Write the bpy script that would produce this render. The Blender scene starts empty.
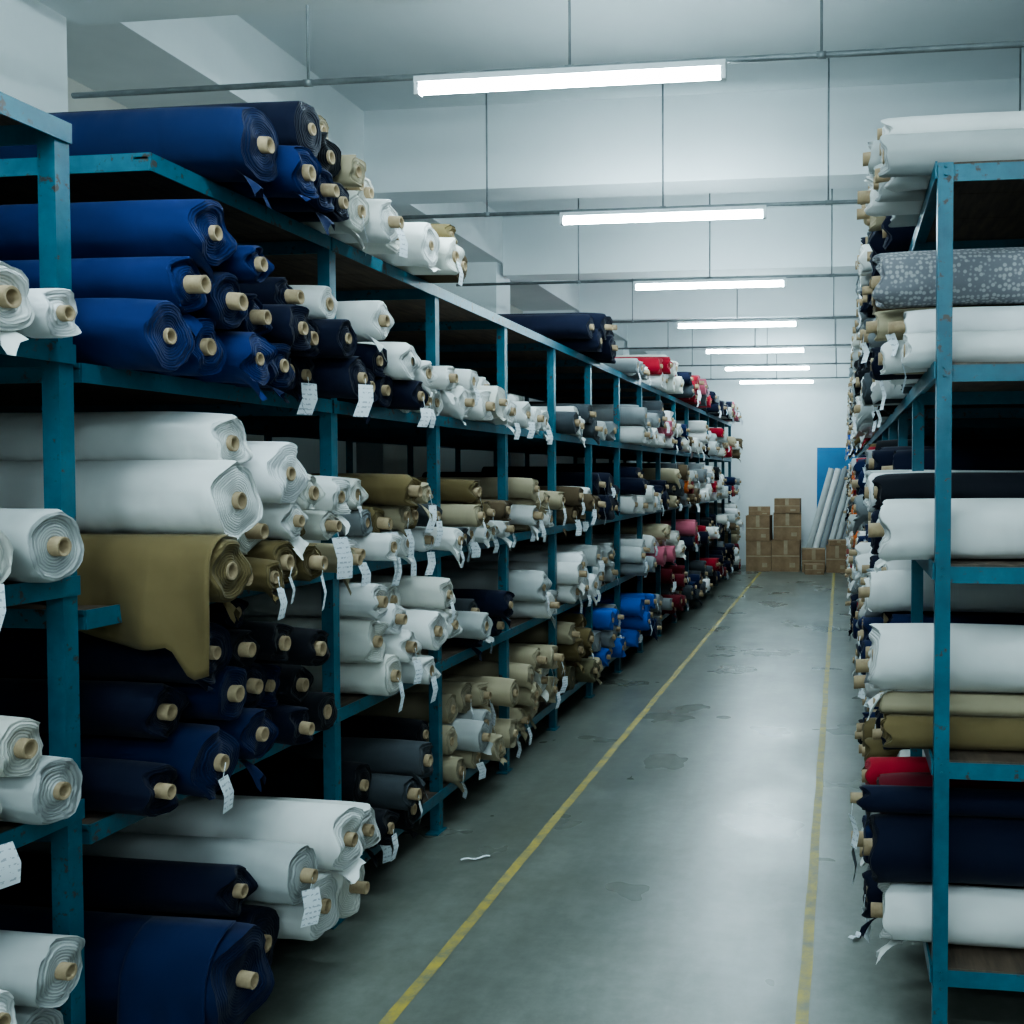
import bpy, math, random
from math import sin, cos, pi, sqrt, tan, radians
from mathutils import Vector, Matrix
R = random.Random(11)
scene = bpy.context.scene

# ------------------------------------------------------------ materials
def mat_new(name):
    m = bpy.data.materials.new(name); m.use_nodes = True
    nt = m.node_tree; b = nt.nodes["Principled BSDF"]
    return m, nt, b
def N(nt, t, **kw):
    n = nt.nodes.new(t)
    for k, v in kw.items(): setattr(n, k, v)
    return n
def ramp(nt, src, p0, c0, p1, c1):
    r = N(nt, 'ShaderNodeValToRGB')
    r.color_ramp.elements[0].position = p0; r.color_ramp.elements[0].color = (*c0, 1)
    r.color_ramp.elements[1].position = p1; r.color_ramp.elements[1].color = (*c1, 1)
    nt.links.new(src, r.inputs[0]); return r
def noise(nt, scale, detail=4, rough=.55, vec=None):
    n = N(nt, 'ShaderNodeTexNoise'); n.inputs['Scale'].default_value = scale
    n.inputs['Detail'].default_value = detail; n.inputs['Roughness'].default_value = rough
    if vec is None:
        tc = N(nt, 'ShaderNodeTexCoord'); vec = tc.outputs['Object']
    nt.links.new(vec, n.inputs['Vector']); return n
def mapping(nt, scale):
    tc = N(nt, 'ShaderNodeTexCoord'); mp = N(nt, 'ShaderNodeMapping')
    mp.inputs['Scale'].default_value = scale
    nt.links.new(tc.outputs['Object'], mp.inputs['Vector']); return mp.outputs['Vector']
def bump(nt, b, h, strength, dist=.01):
    n = N(nt, 'ShaderNodeBump'); n.inputs['Strength'].default_value = strength
    n.inputs['Distance'].default_value = dist
    nt.links.new(h, n.inputs['Height']); nt.links.new(n.outputs[0], b.inputs['Normal']); return n
def mixc(nt, fac, a, b_, typ='MIX'):
    m = N(nt, 'ShaderNodeMix', data_type='RGBA', blend_type=typ)
    if isinstance(fac, (int, float)): m.inputs[0].default_value = fac
    else: nt.links.new(fac, m.inputs[0])
    for i, s in ((6, a), (7, b_)):
        if isinstance(s, tuple): m.inputs[i].default_value = (*s, 1)
        else: nt.links.new(s, m.inputs[i])
    return m.outputs[2]
def math_n(nt, op, a, b_=None):
    m = N(nt, 'ShaderNodeMath', operation=op)
    for i, s in ((0, a), (1, b_)):
        if s is None: continue
        if isinstance(s, (int, float)): m.inputs[i].default_value = s
        else: nt.links.new(s, m.inputs[i])
    return m.outputs[0]

def fabric_mat(name, dotted=False):
    m, nt, b = mat_new(name)
    at = N(nt, 'ShaderNodeAttribute', attribute_name='Col')
    rg = N(nt, 'ShaderNodeAttribute', attribute_name='ring')
    nz = noise(nt, 4, 3)
    nz2 = noise(nt, 7, 2, .45, mapping(nt, (.8, 1, 1)))
    nz3 = noise(nt, 5, 1.5, .4, mapping(nt, (2.4, .6, .6))); nz3.inputs['Distortion'].default_value = .4
    shade = ramp(nt, nz.outputs[0], .3, (.90, .90, .90), .7, (1.04, 1.04, 1.04))
    col = mixc(nt, 1.0, at.outputs['Color'], shade.outputs[0], 'MULTIPLY')
    rr = math_n(nt, 'MULTIPLY', rg.outputs['Fac'], 2*pi/.0065)
    nzr = noise(nt, 30, 2)
    rr = math_n(nt, 'ADD', rr, math_n(nt, 'MULTIPLY', nzr.outputs[0], 6.0))
    s = math_n(nt, 'SINE', rr)
    isend = math_n(nt, 'GREATER_THAN', rg.outputs['Fac'], .002)
    s = math_n(nt, 'MULTIPLY', s, isend)
    dark = ramp(nt, s, .05, (1, 1, 1), .95, (.74, .74, .74))
    col = mixc(nt, 1.0, col, dark.outputs[0], 'MULTIPLY')
    if dotted:
        v = N(nt, 'ShaderNodeTexVoronoi'); v.inputs['Scale'].default_value = 75
        v.inputs['Randomness'].default_value = .6
        tc = N(nt, 'ShaderNodeTexCoord'); nt.links.new(tc.outputs['Object'], v.inputs['Vector'])
        d = ramp(nt, v.outputs['Distance'], .30, (2.0, 2.0, 1.9), .50, (.95, .96, 1.0))
        col = mixc(nt, 1.0, col, d.outputs[0], 'MULTIPLY')
    nt.links.new(col, b.inputs['Base Color'])
    b.inputs['Roughness'].default_value = .85
    b.inputs['Specular IOR Level'].default_value = .2
    b.inputs['Sheen Weight'].default_value = .05
    h = math_n(nt, 'ADD', math_n(nt, 'MULTIPLY', nz2.outputs[0], 2.0), math_n(nt, 'MULTIPLY', s, .12))
    h = math_n(nt, 'ADD', h, math_n(nt, 'MULTIPLY', nz3.outputs[0], 1.4))
    bump(nt, b, h, .55, .012)
    return m
M_FAB = fabric_mat('woven_fabric'); M_DOT = fabric_mat('dotted_fabric', True)

def simple_noise_mat(name, c0, c1, scale, rough, bmp=.2, metallic=0, vec=None, detail=5, p0=.3, p1=.7):
    m, nt, b = mat_new(name)
    nz = noise(nt, scale, detail, .6, mapping(nt, vec) if vec else None)
    r = ramp(nt, nz.outputs[0], p0, c0, p1, c1)
    nt.links.new(r.outputs[0], b.inputs['Base Color'])
    b.inputs['Roughness'].default_value = rough; b.inputs['Metallic'].default_value = metallic
    if bmp: bump(nt, b, nz.outputs[0], bmp, .004)
    return m
M_CORE = simple_noise_mat('cardboard_core', (.27, .19, .11), (.44, .33, .20), 30, .8)
M_CARD = simple_noise_mat('carton_cardboard', (.21, .13, .07), (.33, .22, .13), 6, .85)
M_TAPE = simple_noise_mat('packing_tape', (.33, .25, .15), (.42, .33, .22), 10, .4, 0)
M_WALL = simple_noise_mat('painted_plaster', (.68, .725, .735), (.78, .82, .83), 1.3, .75, .08)
M_WALLB = simple_noise_mat('aged_plaster', (.46, .45, .40), (.58, .57, .52), 1.6, .8, .08)
M_CEIL = simple_noise_mat('ceiling_paint', (.65, .70, .715), (.73, .775, .79), .9, .8, .05)
M_DECK = simple_noise_mat('shelf_board_wood', (.05, .035, .026), (.14, .095, .065), 5, .75, .3, vec=(8, 1, 1))
M_PIPE = simple_noise_mat('galvanised_conduit', (.18, .20, .21), (.30, .33, .34), 12, .5, 0, .4)
M_DOOR = simple_noise_mat('blue_door_paint', (.01, .13, .30), (.015, .17, .37), 3, .5, .05)
M_HOUS = simple_noise_mat('fixture_enamel', (.75, .78, .8), (.8, .83, .85), 3, .4, 0)

M_STEEL, nt, b = mat_new('teal_painted_steel')
n1 = noise(nt, 9, 8, .7); n2 = noise(nt, 45, 4, .6); n3 = noise(nt, 3, 4, .6)
base = ramp(nt, n1.outputs[0], .3, (.013, .10, .15), .7, (.028, .17, .235))
bb = ramp(nt, n3.outputs[0], .35, (.70, .70, .72), .65, (1.05, 1.05, 1.05))
bc = mixc(nt, 1, base.outputs[0], bb.outputs[0], 'MULTIPLY')
s_ = math_n(nt, 'MULTIPLY', n1.outputs[0], n2.outputs[0])
wear = ramp(nt, s_, .315, (0, 0, 0), .36, (1, 1, 1))
col = mixc(nt, wear.outputs[0], bc, (.06, .045, .038))
nt.links.new(col, b.inputs['Base Color']); b.inputs['Roughness'].default_value = .42
bump(nt, b, n2.outputs[0], .15, .003)

M_TAG, nt, b = mat_new('paper_tag')
g = N(nt, 'ShaderNodeTexCoord'); sp = N(nt, 'ShaderNodeSeparateXYZ'); nt.links.new(g.outputs['Object'], sp.inputs[0])
sn = math_n(nt, 'SINE', math_n(nt, 'MULTIPLY', sp.outputs[2], 2*pi/.016))
nn = noise(nt, 120, 1)
ink = math_n(nt, 'MULTIPLY', math_n(nt, 'GREATER_THAN', sn, .45), math_n(nt, 'GREATER_THAN', nn.outputs[0], .53))
nt.links.new(mixc(nt, ink, (.80, .84, .88), (.45, .48, .53)), b.inputs['Base Color']); b.inputs['Roughness'].default_value = .7

M_TUBE, nt, b = mat_new('lit_fluorescent_tube')
b.inputs['Base Color'].default_value = (1, 1, 1, 1)
b.inputs['Emission Color'].default_value = (.71, .93, 1, 1); b.inputs['Emission Strength'].default_value = 140

M_FLOOR, nt, b = mat_new('worn_concrete')
a1 = noise(nt, .9, 8, .65); a2 = noise(nt, 14, 6, .7); a3 = noise(nt, 1.6, 5, .6, mapping(nt, (2.2, .35, 1)))
a4 = noise(nt, 2.2, 5, .6); a5 = noise(nt, 1.5, 3, .55)
c = ramp(nt, a1.outputs[0], .3, (.125, .138, .120), .72, (.205, .220, .196))
c2 = ramp(nt, a2.outputs[0], .25, (.74, .74, .74), .75, (1.15, 1.15, 1.15))
cc = mixc(nt, 1, c.outputs[0], c2.outputs[0], 'MULTIPLY')
c3 = ramp(nt, a3.outputs[0], .4, (.83, .84, .83), .62, (1.07, 1.07, 1.07))
cc = mixc(nt, 1, cc, c3.outputs[0], 'MULTIPLY')
c4 = ramp(nt, a4.outputs[0], .30, (.84, .83, .79), .62, (1.03, 1.03, 1.03))
cc = mixc(nt, 1, cc, c4.outputs[0], 'MULTIPLY')
nt.links.new(cc, b.inputs['Base Color'])
rr = ramp(nt, a5.outputs[0], .28, (.38, .38, .38), .72, (.24, .24, .24)); nt.links.new(rr.outputs[0], b.inputs['Roughness'])
b.inputs['Specular IOR Level'].default_value = .55
bump(nt, b, a2.outputs[0], .09, .004)
M_YEL, nt, b = mat_new('worn_yellow_paint')
w1 = noise(nt, 9, 8, .75)
wf = ramp(nt, w1.outputs[0], .38, (0, 0, 0), .60, (1, 1, 1))
nt.links.new(mixc(nt, wf.outputs[0], (.18, .18, .11), (.44, .33, .05)), b.inputs['Base Color']); b.inputs['Roughness'].default_value = .5

# ------------------------------------------------------------ builder
class Bd:
    def __init__(s): s.v=[]; s.f=[]; s.m=[]; s.c=[]; s.r=[]; s.sm=[]
    def vert(s, p, c=(1,1,1), ring=0.0):
        s.v.append(p); s.c.append(c); s.r.append(ring); return len(s.v)-1
    def face(s, idx, m=0, sm=True): s.f.append(idx); s.m.append(m); s.sm.append(sm)
    def box(s, x0,x1,y0,y1,z0,z1,m=0,c=(1,1,1)):
        i=len(s.v)
        for z in (z0,z1):
            for (x,y) in ((x0,y0),(x1,y0),(x1,y1),(x0,y1)): s.vert((x,y,z),c)
        for q in ((3,2,1,0),(4,5,6,7),(0,1,5,4),(1,2,6,5),(2,3,7,6),(3,0,4,7)):
            s.face([i+k for k in q],m,False)
    def tube(s, p0, p1, r, m=0, seg=10, c=(1,1,1), caps=True):
        p0=Vector(p0); p1=Vector(p1); d=(p1-p0).normalized()
        u=d.orthogonal().normalized(); w=d.cross(u)
        i=len(s.v)
        for p in (p0,p1):
            for k in range(seg):
                t=2*pi*k/seg; s.vert(tuple(p+u*cos(t)*r+w*sin(t)*r),c)
        for k in range(seg):
            k2=(k+1)%seg; s.face([i+k,i+k2,i+seg+k2,i+seg+k],m,True)
        if caps:
            s.face([i+k for k in range(seg)][::-1],m,False); s.face([i+seg+k for k in range(seg)],m,False)
    def obj(s, name, mats, parent=None):
        me=bpy.data.meshes.new(name); me.from_pydata(s.v,[],s.f)
        for mm in mats: me.materials.append(mm)
        me.polygons.foreach_set('material_index', s.m)
        me.polygons.foreach_set('use_smooth', s.sm)
        ca=me.color_attributes.new('Col','FLOAT_COLOR','POINT')
        flat=[]
        for c in s.c: flat.extend((c[0],c[1],c[2],1.0))
        ca.data.foreach_set('color', flat)
        ra=me.attributes.new('ring','FLOAT','POINT'); ra.data.foreach_set('value', s.r)
        me.update()
        o=bpy.data.objects.new(name,me); scene.collection.objects.link(o)
        if parent: o.parent=parent
        return o

COL = dict(
 navy=(.005,.014,.060), royal=(.006,.021,.105), dnavy=(.005,.008,.026), black=(.008,.009,.014), blue=(.012,.10,.45),
 white=(.86,.86,.835), offw=(.74,.73,.67), grey=(.26,.28,.29), lgrey=(.51,.53,.52), dgrey=(.06,.07,.08),
 khaki=(.165,.122,.056), beige=(.44,.37,.25), brown=(.12,.085,.05), olive=(.13,.115,.065),
 red=(.36,.012,.03), wine=(.14,.01,.02), pink=(.55,.14,.20), orange=(.55,.13,.03), teal=(.03,.10,.12), patt=(.24,.24,.255))
MATS=[M_FAB, M_CORE, M_TAG, M_DOT]

def roll(B, xe, y, z, r, L, d, colname, seg=32, rings=None, tag=0.0, flap=0.0, core_out=None, mat=0, yaw=0.0, tagk=1.0, sag=True):
    c=COL[colname]; k=R.uniform(.86,1.06); c=tuple(min(.87,x*k) for x in c)
    ph=[R.uniform(0,2*pi) for _ in range(7)]
    amp = .026 if colname in('navy','royal','dnavy','black') else .040
    step0=R.uniform(0,2*pi); spir=.05
    wr=R.uniform(.3,1); sg=R.uniform(0,.30) if sag else 0
    def P(a,th,rad):
        yy=y+cos(th)*rad + yaw*(a-L*.5)
        return (xe-d*a, yy, z+sin(th)*rad-sg*max(0,.2-a)**2)
    def rad(a,i):
        t=i/seg*2*pi
        f=((t-step0-a*.25)%(2*pi))/(2*pi)
        n=amp*(sin(2*t+ph[0]+a*1.7)+.6*sin(3*t+ph[1]-a*4)+.5*sin(5*t+ph[2]+a*9)*math.exp(-a*5)+.7*sin(7*t+ph[5]+a*14)*math.exp(-a*6)+.35*wr*sin(9*t+ph[6]-a*6+2*sin(a*5)))
        return r*(1-spir*f)*(1-abs(n)*.9)
    A = rings or [0,.008,.03,.07,.12,.19,.28,.38,.5,.65,.85,1.05,1.25]
    A=[a for a in A if a<L-.05]+[L-.01,L]
    rows=[]
    xa_=R.uniform(.003,.014)
    xj=[xa_*sin(3*2*pi*i/seg+ph[3])+.6*xa_*sin(5*2*pi*i/seg+ph[4])+R.uniform(-.002,.002) for i in range(seg)]
    for ai,a in enumerate(A):
        row=[]
        for i in range(seg):
            q=rad(a,i)*(.975 if ai==0 or ai==len(A)-1 else 1)
            aa=a+(xj[i] if a<.05 else 0)
            row.append(B.vert(P(aa,2*pi*i/seg,q),c))
        rows.append(row)
    fl = d>0
    def quad(a_,b_,c_,d_,m,sm=True):
        B.face([a_,b_,c_,d_] if fl else [d_,c_,b_,a_],m,sm)
    for j in range(len(rows)-1):
        for i in range(seg):
            i2=(i+1)%seg; quad(rows[j][i],rows[j+1][i],rows[j+1][i2],rows[j][i2],mat)
    B.face(rows[-1][:] if not fl else rows[-1][::-1],mat,False)
    rc=min(R.uniform(.018,.024),r*.38)
    fr=[1,.9,.76,.6,.45] if seg>=24 else [1,.65]
    prev=None
    ec=tuple(x*.9 for x in c)
    for fi,ff in enumerate(fr+[0]):
        row=[]; off=0 if fi==0 else R.uniform(-.010,.009)
        for i in range(seg):
            R0=rad(0,i)*.975
            q=rc*.98 if ff==0 else rc+(R0-rc)*ff
            aa=xj[i]*(ff) +off
            row.append(B.vert(P(aa,2*pi*i/seg,q),ec,max(q,.003)))
        if prev:
            for i in range(seg):
                i2=(i+1)%seg; quad(prev[i],prev[i2],row[i2],row[i],mat)
        prev=row
    co=core_out if core_out is not None else (R.uniform(.002,.026) if R.random()<.78 else R.uniform(.03,.055))
    cs=16 if seg>=24 else 8
    cc=(1,1,1); pr=None
    for (a,q) in ((.03,rc),(-co,rc),(-co-.001,rc*.93),(-co,rc*.70),(.08,rc*.68)):
        row=[B.vert(P(a,2*pi*i/cs,q),cc) for i in range(cs)]
        if pr:
            for i in range(cs):
                i2=(i+1)%cs; quad(pr[i],pr[i2],row[i2],row[i],1,q>rc*.95 or q<rc*.69)
        pr=row
    B.face(pr if fl else pr[::-1],1,False)
    if R.random()<tag:
        w=R.uniform(.017,.025)*tagk; h=R.uniform(.065,.11)*tagk; ty=y+R.uniform(-.02,.02); tx=xe+d*(co*.7+.010); tz=z-rc-R.uniform(.005,.04)
        tw=R.uniform(-.8,.8); rl=R.uniform(-.25,.25)
        i=len(B.v)
        for (sy,sz) in ((-1,0),(1,0),(1,.5),(1,1),(-1,1),(-1,.5)):
            yy=sy*w+sz*h*rl
            B.vert((tx+yy*sin(tw)+.012*sin(sz*3), ty+yy*cos(tw), tz-sz*h),cc)
        B.face([i,i+1,i+2,i+5],2); B.face([i+5,i+2,i+3,i+4],2)
        B.tube((tx,ty,tz-.004),(tx-d*.004,y,z-rc*.6),.0012,2,5)
    if R.random()<flap:
        w=R.uniform(.5,1.2); th0=R.uniform(-.9,.5)-pi/2
        h=R.uniform(.02,.07); nx=7; nz_=6; g=[]
        for jz in range(nz_):
            t=jz/(nz_-1); row=[]
            for ix in range(nx):
                s=ix/(nx-1)-.5; th=th0+s*w
                px=xe+d*(-.05+.07*t+.006*sin(s*11+ph[4])*t); py=y+cos(th)*r*(1.0-.1*t); pz=z+sin(th)*r-t*t*h*(1+.4*sin(s*6+ph[0]))
                row.append(B.vert((px,py,pz),c))
            g.append(row)
        for jz in range(nz_-1):
            for ix in range(nx-1):
                B.face([g[jz][ix],g[jz][ix+1],g[jz+1][ix+1],g[jz+1][ix]],mat)

def drop(placed, y, r, z0):
    z=z0+r
    for (yj,zj,rj) in placed:
        dy=abs(y-yj); s=r+rj+.001
        if dy<s: z=max(z, zj+sqrt(s*s-dy*dy))
    return z

NAMES=dict(navy='navy',royal='royal_blue',dnavy='dark_navy',black='black',blue='bright_blue',white='white',offw='cream',grey='grey',orange='orange',
 lgrey='light_grey',dgrey='charcoal',khaki='khaki',beige='beige',brown='brown',olive='olive',red='red',wine='burgundy',pink='pink',teal='teal',patt='dotted_grey')

def hand_cell(z0, items, d, xbase, L=1.42, seg=36, placed=None, tagp=.2, flapp=.1, vary=True, tagk=1.0):
    placed = [] if placed is None else placed
    for it in items:
        y,r,cn = it[:3]; o = it[3] if len(it)>3 else {}
        if vary and 'out' not in o: r*=R.uniform(.88,1.03)
        z=drop(placed,y,r,z0); placed.append((y,z,r))
        B=Bd(); xe=xbase+d*o.get('out',R.uniform(-.08,.07))
        roll(B,xe,y,z,r,L,d,cn,seg,tag=o.get('tag',tagp),flap=o.get('flap',flapp),mat=3 if cn=='patt' else 0,yaw=R.uniform(-.012,.012),core_out=o.get('core'),tagk=tagk)
        B.obj(NAMES[cn]+'_fabric_roll',MATS)
    return placed

def rand_cell(z0, z1, ya, yb, pal, rr, d, xbase, fill=.9, L=1.39, lod=0, tagp=.2, flapp=.1, placed=None, name='fabric_roll_stack', maxn=40, outv=.05):
    placed=[] if placed is None else placed
    B=Bd(); zcap=z0+(z1-z0)*fill; n=0; fails=0
    seg=(28,18,12)[lod]; rings=(None,[0,.02,.1,.3,.8],[0,.05,.5])[lod]
    pi_=R.randrange(len(pal))
    while fails<5 and n<maxn:
        r=R.uniform(*rr); best=None
        for _ in range(12):
            y=R.uniform(ya+r,yb-r); z=drop(placed,y,r,z0)
            if best is None or z<best[1]: best=(y,z)
        y,z=best
        if z+r>zcap: fails+=1; continue
        if R.random()<.45: pi_=R.randrange(len(pal))
        cn=pal[pi_]
        placed.append((y,z,r)); n+=1
        roll(B,xbase+d*R.uniform(-outv,outv),y,z,r,L,d,cn,seg,rings,tag=tagp,flap=flapp,yaw=R.uniform(-.01,.01))
    if B.v: B.obj(name,MATS)
    return placed

# ------------------------------------------------------------ racks
SM=[M_STEEL,M_DECK]
PW=.044
def post(B,x,y,z1,sx,sy):
    t=.006; w=PW
    xa,xb=sorted((x,x-sx*w)); ya,yb=sorted((y,y-sy*t)); B.box(xa,xb,ya,yb,0,z1)
    xa,xb=sorted((x,x-sx*t)); ya,yb=sorted((y-sy*t,y-sy*w)); B.box(xa,xb,ya,yb,0,z1)
    B.box(x-.045 if sx>0 else x-.015, x+.015 if sx>0 else x+.045, y-.05 ,y+.05,0,.006)
def rack(name, xf, xb, posts, levels):
    B=Bd(); d=1 if xf>xb else -1; top=levels[-1]
    for i,py in enumerate(posts):
        post(B,xf,py-.0275,top-.002,d,-1); post(B,xb,py-.0275,top-.002,-d,-1)
        for z in levels:
            zz=z-.006
            xa,xc=sorted((xf-d*.008,xb+d*.008)); B.box(xa,xc,py-.020,py-.014,zz-.045,zz); B.box(xa,xc,py-.014,py+.016,zz-.006,zz)
            for dz in (-.012,-.034): B.tube((xf-d*.02,py-.0275,z+dz),(xf-d*.02,py-.034,z+dz),.005,0,6)
    y0,y1=posts[0],posts[-1]
    for li,z in enumerate(levels):
        ys=y0
        for xx,s in ((xf,d),(xb,-d)):
            xa,xc=sorted((xx+s*.001,xx+s*.007)); B.box(xa,xc,ys-.02,y1+.018,z-.042,z+.004)
            xa,xc=sorted((xx+s*.001,xx-s*.04)); B.box(xa,xc,ys-.02,y1+.018,z-.012,z-.0065)
        xa,xc=sorted((xf-d*.001,xb+d*.001)); yy=ys-.018
        while yy<y1+.015:
            ye=min(yy+.29,y1+.018); B.box(xa,xc,yy,ye-.004,z-.006,z,1); yy+=.29
    return B.obj(name,SM)

XF=-1.78; XB=-3.16; RF=.252; RB=1.63
P1=2.115; P2=3.35; BAY=.92
NB=14
LPOSTS=[P2+BAY*i for i in range(0,NB+1)]
LL=[.18,.76,1.275,1.86,2.43]
NL=[.26,.83,1.36,1.90,2.43]
rack('steel_storage_rack', XF, XB, LPOSTS, LL)
B=Bd()
for li,z in enumerate(LL):
    ys=2.40 if li==4 else P1+.035
    for xx,s in ((XF,1),(XB,-1)):
        xa,xc=sorted((xx+s*.001,xx+s*.007)); B.box(xa,xc,ys,P2-.03,z-.042,z+.004)
        xa,xc=sorted((xx+s*.001,xx-s*.04)); B.box(xa,xc,ys,P2-.03,z-.012,z-.0065)
    B.box(XB,XF,ys,ys+.006,z-.042,z+.004)
    yy=ys+.007
    while yy<P2-.03:
        ye=min(yy+.27,P2-.028); B.box(XB+.001,XF-.001,yy,ye-.004,z-.006,z,1); yy+=.27
B.obj('rack_shelf_tier',SM)
rack('steel_storage_rack', XF, XB, [P1-2*.9,P1-.9,P1], NL[:4]+[2.41])
RPOSTS=[2.76+.89*i for i in range(16)]
PW=.040
rack('steel_storage_rack', RF, RB, RPOSTS, NL)

# ------------------------------------------------------------ LEFT near rack content
X0=-1.71
a=P1-.035
hand_cell(NL[3],[(a-.075,.056,'white',{'tag':0,'flap':0,'core':.02,'out':.01}),(a-.215,.075,'white',{'out':.0,'flap':1,'core':.015}),(a-.36,.06,'white'),(a-.30,.05,'white',{'flap':1})],1,X0,tagp=0)
hand_cell(NL[2],[(a-.10,.085,'lgrey',{'tag':0,'flap':0,'core':.02,'out':.0}),(a-.28,.08,'offw',{'tag':1,'out':.0})],1,X0,tagk=1.2)
hand_cell(NL[1],[(a-.105,.078,'lgrey',{'flap':0,'core':.02,'out':.0}),(a-.26,.07,'offw',{'core':.04,'flap':1,'tag':1}),(a-.185,.065,'offw',{'core':.02,'out':-.01,'tag':0}),(a-.42,.08,'dnavy')],1,X0,tagp=.3,tagk=1.1)
hand_cell(NL[0],[(a-.10,.085,'lgrey'),(a-.28,.09,'offw'),(a-.10,.078,'lgrey',{'out':.0}),(a-.27,.07,'white')],1,X0,tagp=.1)

# ------------------------------------------------------------ LEFT bay 2
TK=1.2
hand_cell(LL[4],[(2.64,.105,'navy',{'out':.03,'tag':0,'core':.03,'flap':1}),(2.825,.078,'royal',{'out':.07,'tag':0}),(2.98,.07,'navy',{'tag':0,'out':.04}),(3.12,.066,'dnavy',{'tag':0,'out':.02}),
 (3.265,.072,'offw'),(3.42,.08,'white',{'out':.05}),(3.58,.072,'offw'),(2.90,.088,'dnavy',{'tag':0,'out':.03}),(3.07,.08,'black',{'tag':0,'out':.0}),(3.22,.06,'beige'),(3.345,.06,'khaki'),(3.48,.065,'offw'),(3.14,.05,'beige',{'out':-.05})],1,-1.65,tagp=.1,flapp=.3)
hand_cell(LL[3],[(2.27,.09,'royal',{'out':.03,'tag':0}),(2.45,.08,'royal',{'tag':0,'out':.0}),(2.61,.075,'royal',{'tag':0,'out':.05}),(2.765,.07,'navy',{'out':.02}),(2.91,.07,'dnavy'),(3.05,.07,'dnavy',{'tag':1}),(3.20,.075,'dnavy',{'tag':1,'out':.05}),
 (2.365,.075,'royal',{'out':.0,'tag':0}),(2.53,.08,'navy',{'tag':0,'out':.02}),(2.69,.07,'navy',{'tag':0}),(2.84,.07,'dnavy',{'out':.04}),(2.98,.065,'dnavy'),(3.12,.066,'dnavy',{'out':.05}),
 (2.44,.09,'royal',{'tag':0,'out':.03,'core':.015}),(2.61,.06,'royal',{'tag':0}),(2.91,.06,'dnavy'),(3.15,.06,'white')],1,-1.66,tagp=.05,flapp=.45,tagk=TK)
hand_cell(LL[2],[(2.36,.085,'khaki',{'out':.10,'tag':0,'flap':0,'core':.01}),(2.51,.058,'khaki',{'tag':0,'out':.02}),(2.63,.05,'khaki',{'tag':1}),(2.755,.068,'khaki',{'tag':1,'out':.03}),(2.89,.062,'khaki',{'tag':1,'out':.04}),(3.02,.06,'khaki'),(3.15,.055,'beige'),
 (2.44,.108,'white',{'out':.08,'tag':0,'flap':0,'core':.01}),(2.635,.075,'offw',{'tag':0}),(2.79,.062,'white'),(2.92,.055,'khaki'),(3.04,.055,'offw'),
 (2.54,.08,'white',{'out':.0,'tag':0,'flap':0}),(2.725,.095,'white',{'out':.06,'tag':0,'flap':0,'core':.01}),(2.90,.06,'offw'),(3.1,.065,'white',{'out':.02})],1,-1.65,tagp=.15,flapp=.35,tagk=1.25)
hand_cell(LL[1],[(2.25,.075,'dnavy',{'core':.03}),(2.43,.095,'navy',{'tag':1,'out':.04}),(2.60,.075,'navy'),(2.755,.075,'dnavy'),(2.91,.07,'dnavy'),(3.06,.07,'black'),
 (2.34,.08,'dnavy',{'tag':0}),(2.51,.075,'navy',{'out':.03}),(2.67,.07,'dnavy'),(2.83,.07,'navy'),(2.98,.07,'black'),
 (2.42,.085,'dnavy',{'out':.04}),(2.59,.065,'black'),(2.74,.06,'black'),(2.90,.06,'black'),(2.68,.05,'dnavy')],1,-1.67,tagp=.08,flapp=.3,tagk=1.25)
hand_cell(LL[0],[(2.36,.135,'navy',{'tag':0,'out':.10,'core':.03,'flap':0}),(2.60,.10,'dnavy',{'tag':0,'out':.0}),(2.80,.10,'white',{'tag':0,'out':.07}),(3.00,.098,'offw',{'out':.06,'tag':0}),(3.19,.085,'lgrey',{'out':-.05}),
 (2.49,.07,'dnavy',{'out':.0,'tag':0}),(2.66,.088,'lgrey',{'out':.09,'tag':1,'flap':0}),(2.88,.10,'white',{'out':.12,'tag':0,'flap':1,'core':.02}),(3.08,.085,'white',{'out':.08,'tag':0})],1,-1.62,tagk=1.1)

def sm01(t): t=max(0,min(1,t)); return t*t*(3-2*t)
def drape(name,colname,yc,zc,r,x0,ln,hangf,gx=34,gz=18,fold=.014):
    B=Bd(); g=[]; c=COL[colname]
    for i in range(gx):
        s=i/(gx-1); x=x0-s*ln; hang=hangf(s); row=[]
        for j in range(gz):
            t=j/(gz-1)
            if t<.3:
                th=pi/2+(t/.3)*pi/2; yy=yc+cos(th)*(r+.004); zz=zc+sin(th)*(r+.004)
            else:
                q=(t-.3)/.7; yy=yc-r-.004-.012*sin(q*3)+fold*sin(s*12+q*2)*q; zz=zc-q*hang
            row.append(B.vert((x+.015*sin(t*4)*t,yy,zz),c))
        g.append(row)
    for i in range(gx-1):
        for j in range(gz-1): B.face([g[i][j],g[i+1][j],g[i+1][j+1],g[i][j+1]],0)
    dr=B.obj(name,MATS); sm=dr.modifiers.new('s','SOLIDIFY'); sm.thickness=.003
drape('draped_khaki_cloth','khaki',2.36,1.36,.085,-1.545,.50,lambda s:.16*(1-s)**.7+.085*sin(pi*s)+.10*(1-sm01((s-.06)/.12)),fold=.02)
drape('draped_navy_cloth','navy',2.36,.315,.135,-1.54,.23,lambda s:.25+.03*sin(s*9+1),30,18,.022)

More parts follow.
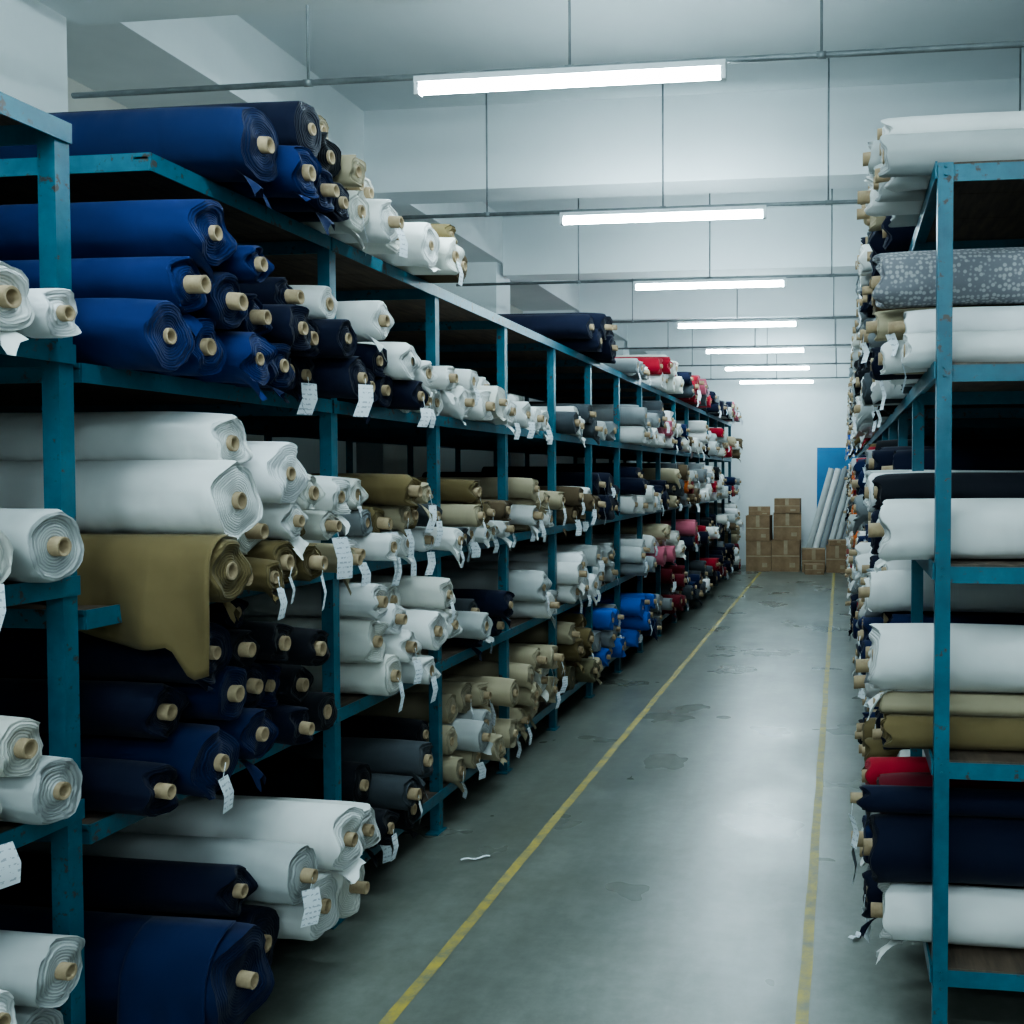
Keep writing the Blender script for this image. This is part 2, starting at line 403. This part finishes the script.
# ------------------------------------------------------------ LEFT bays 3+
W=['white','white','offw']
b3=P2+.045
hand_cell(LL[3],[(b3+.075,.07,'dnavy'),(b3+.22,.07,'dnavy'),(b3+.36,.065,'dnavy',{'tag':1}),(b3+.50,.062,'white'),(b3+.63,.06,'white',{'tag':1}),(b3+.76,.062,'white'),
  (b3+.15,.065,'dnavy'),(b3+.30,.075,'white',{'out':.05}),(b3+.565,.06,'offw'),(b3+.70,.058,'white'),(b3+.10,.075,'white',{'out':.03}),(b3+.44,.055,'white')],1,-1.70,L=1.35,seg=28,tagp=.3,flapp=.5)
hand_cell(LL[2],[(b3+.06,.055,'white'),(b3+.175,.055,'white'),(b3+.29,.055,'offw'),(b3+.405,.055,'white'),(b3+.52,.055,'white'),(b3+.635,.055,'white'),(b3+.75,.055,'white'),
  (b3+.115,.06,'grey'),(b3+.24,.06,'khaki'),(b3+.37,.062,'beige'),(b3+.50,.06,'khaki'),(b3+.63,.055,'dgrey'),(b3+.10,.065,'offw'),(b3+.30,.065,'khaki'),(b3+.45,.05,'beige')],1,-1.71,L=1.34,seg=28,tagp=.7,flapp=.4)
b4=b3+BAY
hand_cell(LL[2],[(b4+.06,.052,'dgrey'),(b4+.17,.052,'white'),(b4+.28,.052,'white'),(b4+.39,.052,'white'),(b4+.50,.052,'offw'),(b4+.61,.052,'white'),(b4+.72,.052,'white'),
  (b4+.11,.06,'beige'),(b4+.24,.062,'brown'),(b4+.38,.065,'khaki'),(b4+.52,.06,'brown'),(b4+.19,.055,'khaki'),(b4+.32,.055,'brown')],1,-1.72,L=1.34,seg=28,tagp=.75,flapp=.4)
cfg={
 3:{0:(['black','lgrey','dgrey','dnavy'],(.06,.085),.75,.4),1:(W,(.06,.088),.97,.4)},
 4:{0:(['beige','lgrey','beige'],(.06,.08),.8,.4),1:(['white','lgrey','dgrey','dnavy'],(.055,.08),.6,.4),3:(W,(.055,.085),.5,.6)},
 5:{0:(['beige','offw','white'],(.065,.085),.85,.4),1:(['lgrey','white'],(.075,.095),.8,.3),2:(['white','white','beige'],(.05,.065),.6,.9),3:(['white','white','grey'],(.06,.08),.4,.7)},
 6:{0:(['olive','beige','khaki'],(.065,.085),.9,.3),1:(['white','lgrey','white'],(.075,.095),.8,.3),2:(['white','brown','offw'],(.055,.07),.5,.8),3:(['white','dgrey','lgrey'],(.06,.08),.45,.3)},
 7:{0:(['grey','lgrey','blue'],(.065,.085),.8,.2),1:(['lgrey','grey','white'],(.075,.09),.75,.3),2:(['dnavy','dgrey'],(.08,.1),.75,.2),3:(['grey','lgrey','beige'],(.065,.085),.5,.2)},
 8:{0:(['blue','blue','grey','navy'],(.065,.085),.8,.2),1:(['grey','lgrey'],(.07,.085),.8,.2),2:(['dnavy','black','white'],(.065,.085),.75,.2),3:(['grey','white','dgrey'],(.065,.085),.7,.2)},
}
far=['white','white','white','lgrey','grey','dnavy','black','offw','dgrey','navy','beige','white','lgrey','brown']
for k in range(3,3+NB):
    ya=P2+BAY*(k-3)+.04; yb=ya+BAY-.08-R.choice([.03,.06,.10])
    lod=0 if k<=6 else (1 if k<=10 else 2)
    for lv in range(4):
        if (k,lv) in ((3,3),(3,2),(4,2)): continue
        if k in cfg: pal,rr_,fl_,tg=cfg[k][lv]
        else:
            pal=R.sample(far,4)+([R.choice(['red','pink','red','blue','orange'])] if R.random()<.5 else []); rr_=(.06,.095); fl_=R.uniform(.5,.95); tg=.25
            if lv==0: pal=R.sample(['dgrey','black','navy','grey','white','wine','dnavy','red'],3)
        g_=R.choice([0,0,.1,.18])
        xb_=-1.70 if k==3 else (-1.735 if k<8 else -1.65)
        rand_cell(LL[lv],LL[lv+1]-.05,ya+(g_ if R.random()<.5 else 0),yb-(g_ if R.random()<.3 else 0),pal,rr_,1,xb_,fl_,lod=lod,tagp=tg,flapp=.5 if k<7 else .15,L=1.33,outv=.085 if k<7 else .07)
hand_cell(LL[4],[(3.82,.09,'white',{'flap':1,'out':.04}),(4.0,.08,'offw',{'out':.07}),(4.17,.075,'brown',{'out':.03}),(4.08,.05,'khaki')],1,-1.66)
rand_cell(LL[4],LL[4]+.34,6.35,7.45,['dnavy','dnavy','dnavy'],(.08,.1),1,-1.66,1,lod=0,tagp=0,flapp=0)
rand_cell(LL[4],LL[4]+.17,7.9,8.8,['white','grey','beige'],(.06,.07),1,-1.68,1,lod=1)
rand_cell(LL[4],LL[4]+.36,9.1,10.3,['pink','red','white','offw'],(.08,.1),1,-1.66,1,lod=1)
rand_cell(LL[4],LL[4]+.34,10.5,12.6,['red','dnavy','dgrey','pink','wine'],(.07,.1),1,-1.64,1,lod=2)
rand_cell(LL[4],LL[4]+.30,12.9,16.0,['grey','lgrey','dnavy','pink','red'],(.07,.1),1,-1.62,1,lod=2)

# ------------------------------------------------------------ RIGHT
q=2.795; XR=.14
hand_cell(NL[4],[(q+.06,.06,'lgrey',{'out':.02}),(q+.19,.065,'white'),(q+.33,.06,'lgrey'),(q+.47,.07,'white'),(q+.62,.07,'lgrey'),(q+.12,.042,'white',{'out':.02}),(q+.27,.05,'offw'),(q+.4,.06,'lgrey'),(q+.55,.06,'white')],-1,XR,tagp=.05)
hand_cell(NL[3],[(q+.06,.05,'white',{'out':-.04}),(q+.17,.055,'white'),(q+.29,.06,'beige'),(q+.42,.06,'dnavy'),(q+.55,.06,'white'),(q+.69,.06,'grey'),
   (q+.11,.045,'white',{'out':-.04}),(q+.23,.05,'beige'),(q+.36,.05,'dnavy'),(q+.5,.055,'grey'),(q+.62,.05,'white'),(q+.13,.082,'patt',{'out':.03,'tag':0,'flap':0}),(q+.32,.06,'brown'),(q+.47,.06,'grey')],-1,XR,tagp=.15)
hand_cell(NL[2],[(q+.09,.09,'white',{'out':.02,'flap':1}),(q+.26,.07,'dnavy',{'out':.04}),(q+.42,.075,'white'),(q+.58,.075,'lgrey'),(q+.74,.06,'grey'),
   (q+.19,.055,'black',{'out':.03}),(q+.33,.065,'white',{'out':.05}),(q+.47,.06,'lgrey'),(q+.62,.06,'white')],-1,XR,tagp=.1)
hand_cell(NL[1],[(q+.055,.048,'khaki',{'out':.01}),(q+.155,.048,'khaki',{'out':.0}),(q+.27,.06,'beige'),(q+.41,.07,'white'),(q+.57,.07,'grey'),(q+.73,.06,'white'),
   (q+.105,.035,'beige',{'out':.02}),(q+.11,.098,'white',{'out':.04,'flap':1}),(q+.31,.075,'white',{'out':.04}),(q+.47,.07,'lgrey'),(q+.62,.06,'grey')],-1,XR,tagp=.1)
hand_cell(NL[0],[(q+.09,.085,'white',{'out':.01,'flap':1}),(q+.26,.08,'dnavy'),(q+.43,.08,'lgrey'),(q+.6,.08,'grey'),(q+.745,.055,'white'),
   (q+.12,.10,'dnavy',{'out':.04,'flap':0,'core':.03}),(q+.32,.075,'navy',{'out':.06}),(q+.48,.07,'grey'),(q+.64,.06,'white'),(q+.10,.040,'dnavy',{'out':.07}),(q+.22,.06,'wine',{'out':.02}),(q+.34,.06,'red',{'out':.05})],-1,XR,tagp=.25)
rp=[['white','lgrey','grey','offw'],['white','dgrey','dnavy','white'],['lgrey','grey','beige','white','dnavy'],['navy','black','grey','white'],['khaki','dnavy','white','lgrey']]
for k in range(1,15):
    ya=RPOSTS[k]+.035; yb=ya+.89-.075
    lod=0 if k<=3 else (1 if k<=7 else 2)
    for lv in range(4):
        pal=R.choice(rp)[:]
        if lv==0 and R.random()<.5: pal.append('red')
        if k>3 and R.random()<.6: pal.append(R.choice(['blue','pink','khaki','orange','red']))
        rand_cell(NL[lv],NL[lv+1]-.05,ya,yb,pal,(.055,.095),-1,XR+.02,R.uniform(.75,.98),lod=lod,tagp=.3,flapp=.4,outv=.075)
    rand_cell(NL[4],NL[4]+R.choice([.36,.3,.2]) ,ya-.03,yb+.03,R.choice(rp[:3]),(.055,.08),-1,XR,1,lod=lod,tagp=.1,flapp=.1)

# ------------------------------------------------------------ ROOM
def box_obj(name,x0,x1,y0,y1,z0,z1,m):
    B=Bd(); B.box(x0,x1,y0,y1,z0,z1); return B.obj(name,[m])
YB=17.7; YF=-4.5; XL=-3.9; XRW=3.2; H=4.05
box_obj('floor',XL-.2,XRW+.2,YF-.2,YB+.2,-.1,0,M_FLOOR)
box_obj('ceiling',XL-.2,XRW+.2,YF-.2,YB+.2,H,H+.1,M_CEIL)
box_obj('wall_left',XL-.2,XL,YF,YB,0,H,M_WALLB)
box_obj('wall_right',XRW,XRW+.2,YF,YB,0,H,M_WALL)
box_obj('wall_back',XL-.2,XRW+.2,YB,YB+.2,0,H,M_WALL)
box_obj('wall_front',XL-.2,XRW+.2,YF-.2,YF,0,H,M_WALL)
box_obj('ceiling_beam_longitudinal',XL,-3.2,YF,YB,3.62,H,M_WALL)
for by in [-1.9,.95,3.75,6.6,9.4,12.2,15.0]:
    B=Bd(); B.box(-3.2,XRW,by-.15,by+.15,3.5,H)
    B.obj('ceiling_beam',[M_CEIL])
    box_obj('column',XL,-3.25-(.05 if by==3.75 else 0),by-.2,by+.2,0,3.62,M_WALL)
    box_obj('column',2.75,XRW,by-.2,by+.2,0,3.5,M_WALL)
for x,w in ((-1.31,.042),(-.106,.038)):
    B=Bd(); n_=90; L0=YF+.5; L1=16.4; pr=None
    for i in range(n_+1):
        y=L0+(L1-L0)*i/n_; j=R.uniform(-.003,.003)
        r_=[B.vert((x-w/2+j,y,.0015)),B.vert((x+w/2+j,y,.0015))]
        if pr: B.face([pr[0],pr[1],r_[1],r_[0]],0,False)
        pr=r_
    B.obj('floor_marking_line',[M_YEL])

LIGHTS=[(-1.06,y) for y in (-2.5,-.4,1.75,3.83,5.9,8.05,10.2,12.35,14.4,16.5)]+[(1.5,y) for y in (-2.5,-.4)]  # right-hand pair behind the camera is added fill to lift the dark racks
for xc,ly in LIGHTS:
    B=Bd()
    B.box(xc-.62,xc+.62,ly-.02,ly+.02,3.152,3.175,0)
    B.box(xc-.62,xc-.60,ly-.018,ly+.018,3.105,3.152,0); B.box(xc+.60,xc+.62,ly-.018,ly+.018,3.105,3.152,0)
    B.tube((xc-.60,ly,3.126),(xc+.60,ly,3.126),.020,1,8)
    B.obj('fluorescent_or_fill_light',[M_HOUS,M_TUBE])
    if xc>0: continue
    B=Bd()
    B.tube((-3.2,ly+.03,3.19),(2.7,ly+.03,3.19),.012,0,10)
    for xr in (-2.15,-1.06,-.08,1.0,2.0):
        B.tube((xr,ly+.03,3.19),(xr,ly+.03,H),.0055,0,8)
        B.tube((xr-.018,ly+.03,3.19),(xr+.018,ly+.03,3.19),.0145,0,10)
    B.obj('ceiling_conduit',[M_PIPE])

B=Bd(); yd=YB-.002
B.box(-.42,.42,yd-.05,yd,0,2.08,1); B.box(-.37,.37,yd-.075,yd-.05,0.01,2.03,0)
B.box(-.25,.25,yd-.082,yd-.075,1.15,1.85,0); B.box(-.25,.25,yd-.082,yd-.075,.2,.95,0)
B.tube((.30,yd-.075,1.0),(.30,yd-.13,1.0),.012,2); B.tube((.30,yd-.125,1.0),(.19,yd-.125,1.0),.010,2)
B.obj('door_1',[M_DOOR,M_DOOR,M_PIPE])

def carton(x,y,z,w,d_,h,rot=0):
    B=Bd()
    B.box(-w/2,w/2,-d_/2,d_/2,0,h-.004,0)
    B.box(-w/2-.002,w/2+.002,-d_/2-.002,-.004,h-.004,h,0); B.box(-w/2-.002,w/2+.002,.004,d_/2+.002,h-.004,h,0)
    B.box(-w/2-.004,w/2+.004,-.03,.03,h-.002,h+.002,1)
    B.box(-.03,.03,-d_/2-.003,-d_/2,h*.55,h,1); B.box(-w/2,w/2,-d_/2-.003,-d_/2,h*.48,h*.52,1)
    B.box(w*.14,w*.34,-d_/2-.004,-d_/2,h*.14,h*.28,1)
    ob=B.obj('cardboard_box',[M_CARD,M_TAPE,M_TAG]); ob.location=(x,y,z); ob.rotation_euler=(0,0,rot)
for a_ in [(-1.36,16.75,0,.42,.4,.50,.03),(-1.36,16.75,.505,.40,.4,.42,-.05),(-.90,16.75,0,.46,.42,.52,-.02),(-.89,16.77,.525,.46,.4,.44,.06),(-.88,16.75,.97,.42,.4,.24,-.03),
           (-.45,16.65,0,.38,.36,.38,.05),(-.05,16.65,0,.36,.36,.44,-.05),(-.05,16.67,.445,.3,.3,.08,.1),(-1.36,16.78,.93,.36,.34,.14,.08),(-.43,16.25,0,.30,.3,.16,.1)]:
    carton(*a_)
for i in range(7):
    B=Bd(); x0=-.62+i*.115
    roll(B,0,0,0,.055,1.75,1,['lgrey','white','grey','lgrey','lgrey','grey','white'][i],20,sag=False)
    ob=B.obj('leaning_fabric_roll',MATS)
    top=Vector((x0+.45,17.50,1.68)); bot=Vector((x0,17.1,.06)); dv=(top-bot).normalized()
    ob.rotation_euler=dv.to_track_quat('X','Z').to_euler(); ob.location=bot+dv*1.75
rand_cell(0.0,.95,16.35,17.1,['red','offw','dgrey','beige','wine'],(.07,.1),1,-1.72,1,lod=2,tagp=.1,flapp=0,L=1.3,name='floor_fabric_roll_stack')
for (x,y,rz,w,h) in ((-1.50,3.95,.5,.06,.015),(.06,3.45,1.0,.03,.02)):
    B=Bd(); n_=8; pr=None
    for i in range(n_+1):
        s=i/n_-.5; zz=.004+.008*(sin(s*5)**2)
        r_=[B.vert((s*w*2,-h/2+.03*s*s,zz)),B.vert((s*w*2,h/2+.03*s*s,zz))]
        if pr: B.face([pr[0],pr[1],r_[1],r_[0]],0)
        pr=r_
    ob=B.obj('paper_scrap',[M_TAG]); ob.location=(x,y,0); ob.rotation_euler=(0,0,rz)

# ------------------------------------------------------------ world, camera
w=bpy.data.worlds.new('w'); scene.world=w; w.use_nodes=True
w.node_tree.nodes['Background'].inputs[0].default_value=(.6,.75,.9,1); w.node_tree.nodes['Background'].inputs[1].default_value=.15
cd=bpy.data.cameras.new('camera'); cam=bpy.data.objects.new('camera',cd); scene.collection.objects.link(cam)
cd.sensor_width=36; cd.lens=36*1000/1024; cd.clip_start=.05
yaw=radians(7.5); pitch=.03
cam.location=(0,0,1.6); cam.rotation_euler=(pi/2-pitch,0,yaw)
ppx=841-1000*tan(yaw); ppy=475+1000*tan(pitch)
cd.shift_x=-(ppx-512)/1024; cd.shift_y=(ppy-512)/1024
scene.camera=cam
try: scene.view_settings.look='AgX - Medium High Contrast'
except Exception as e: print(e)
print('objects',len(bpy.data.objects), scene.view_settings.view_transform, scene.view_settings.look)
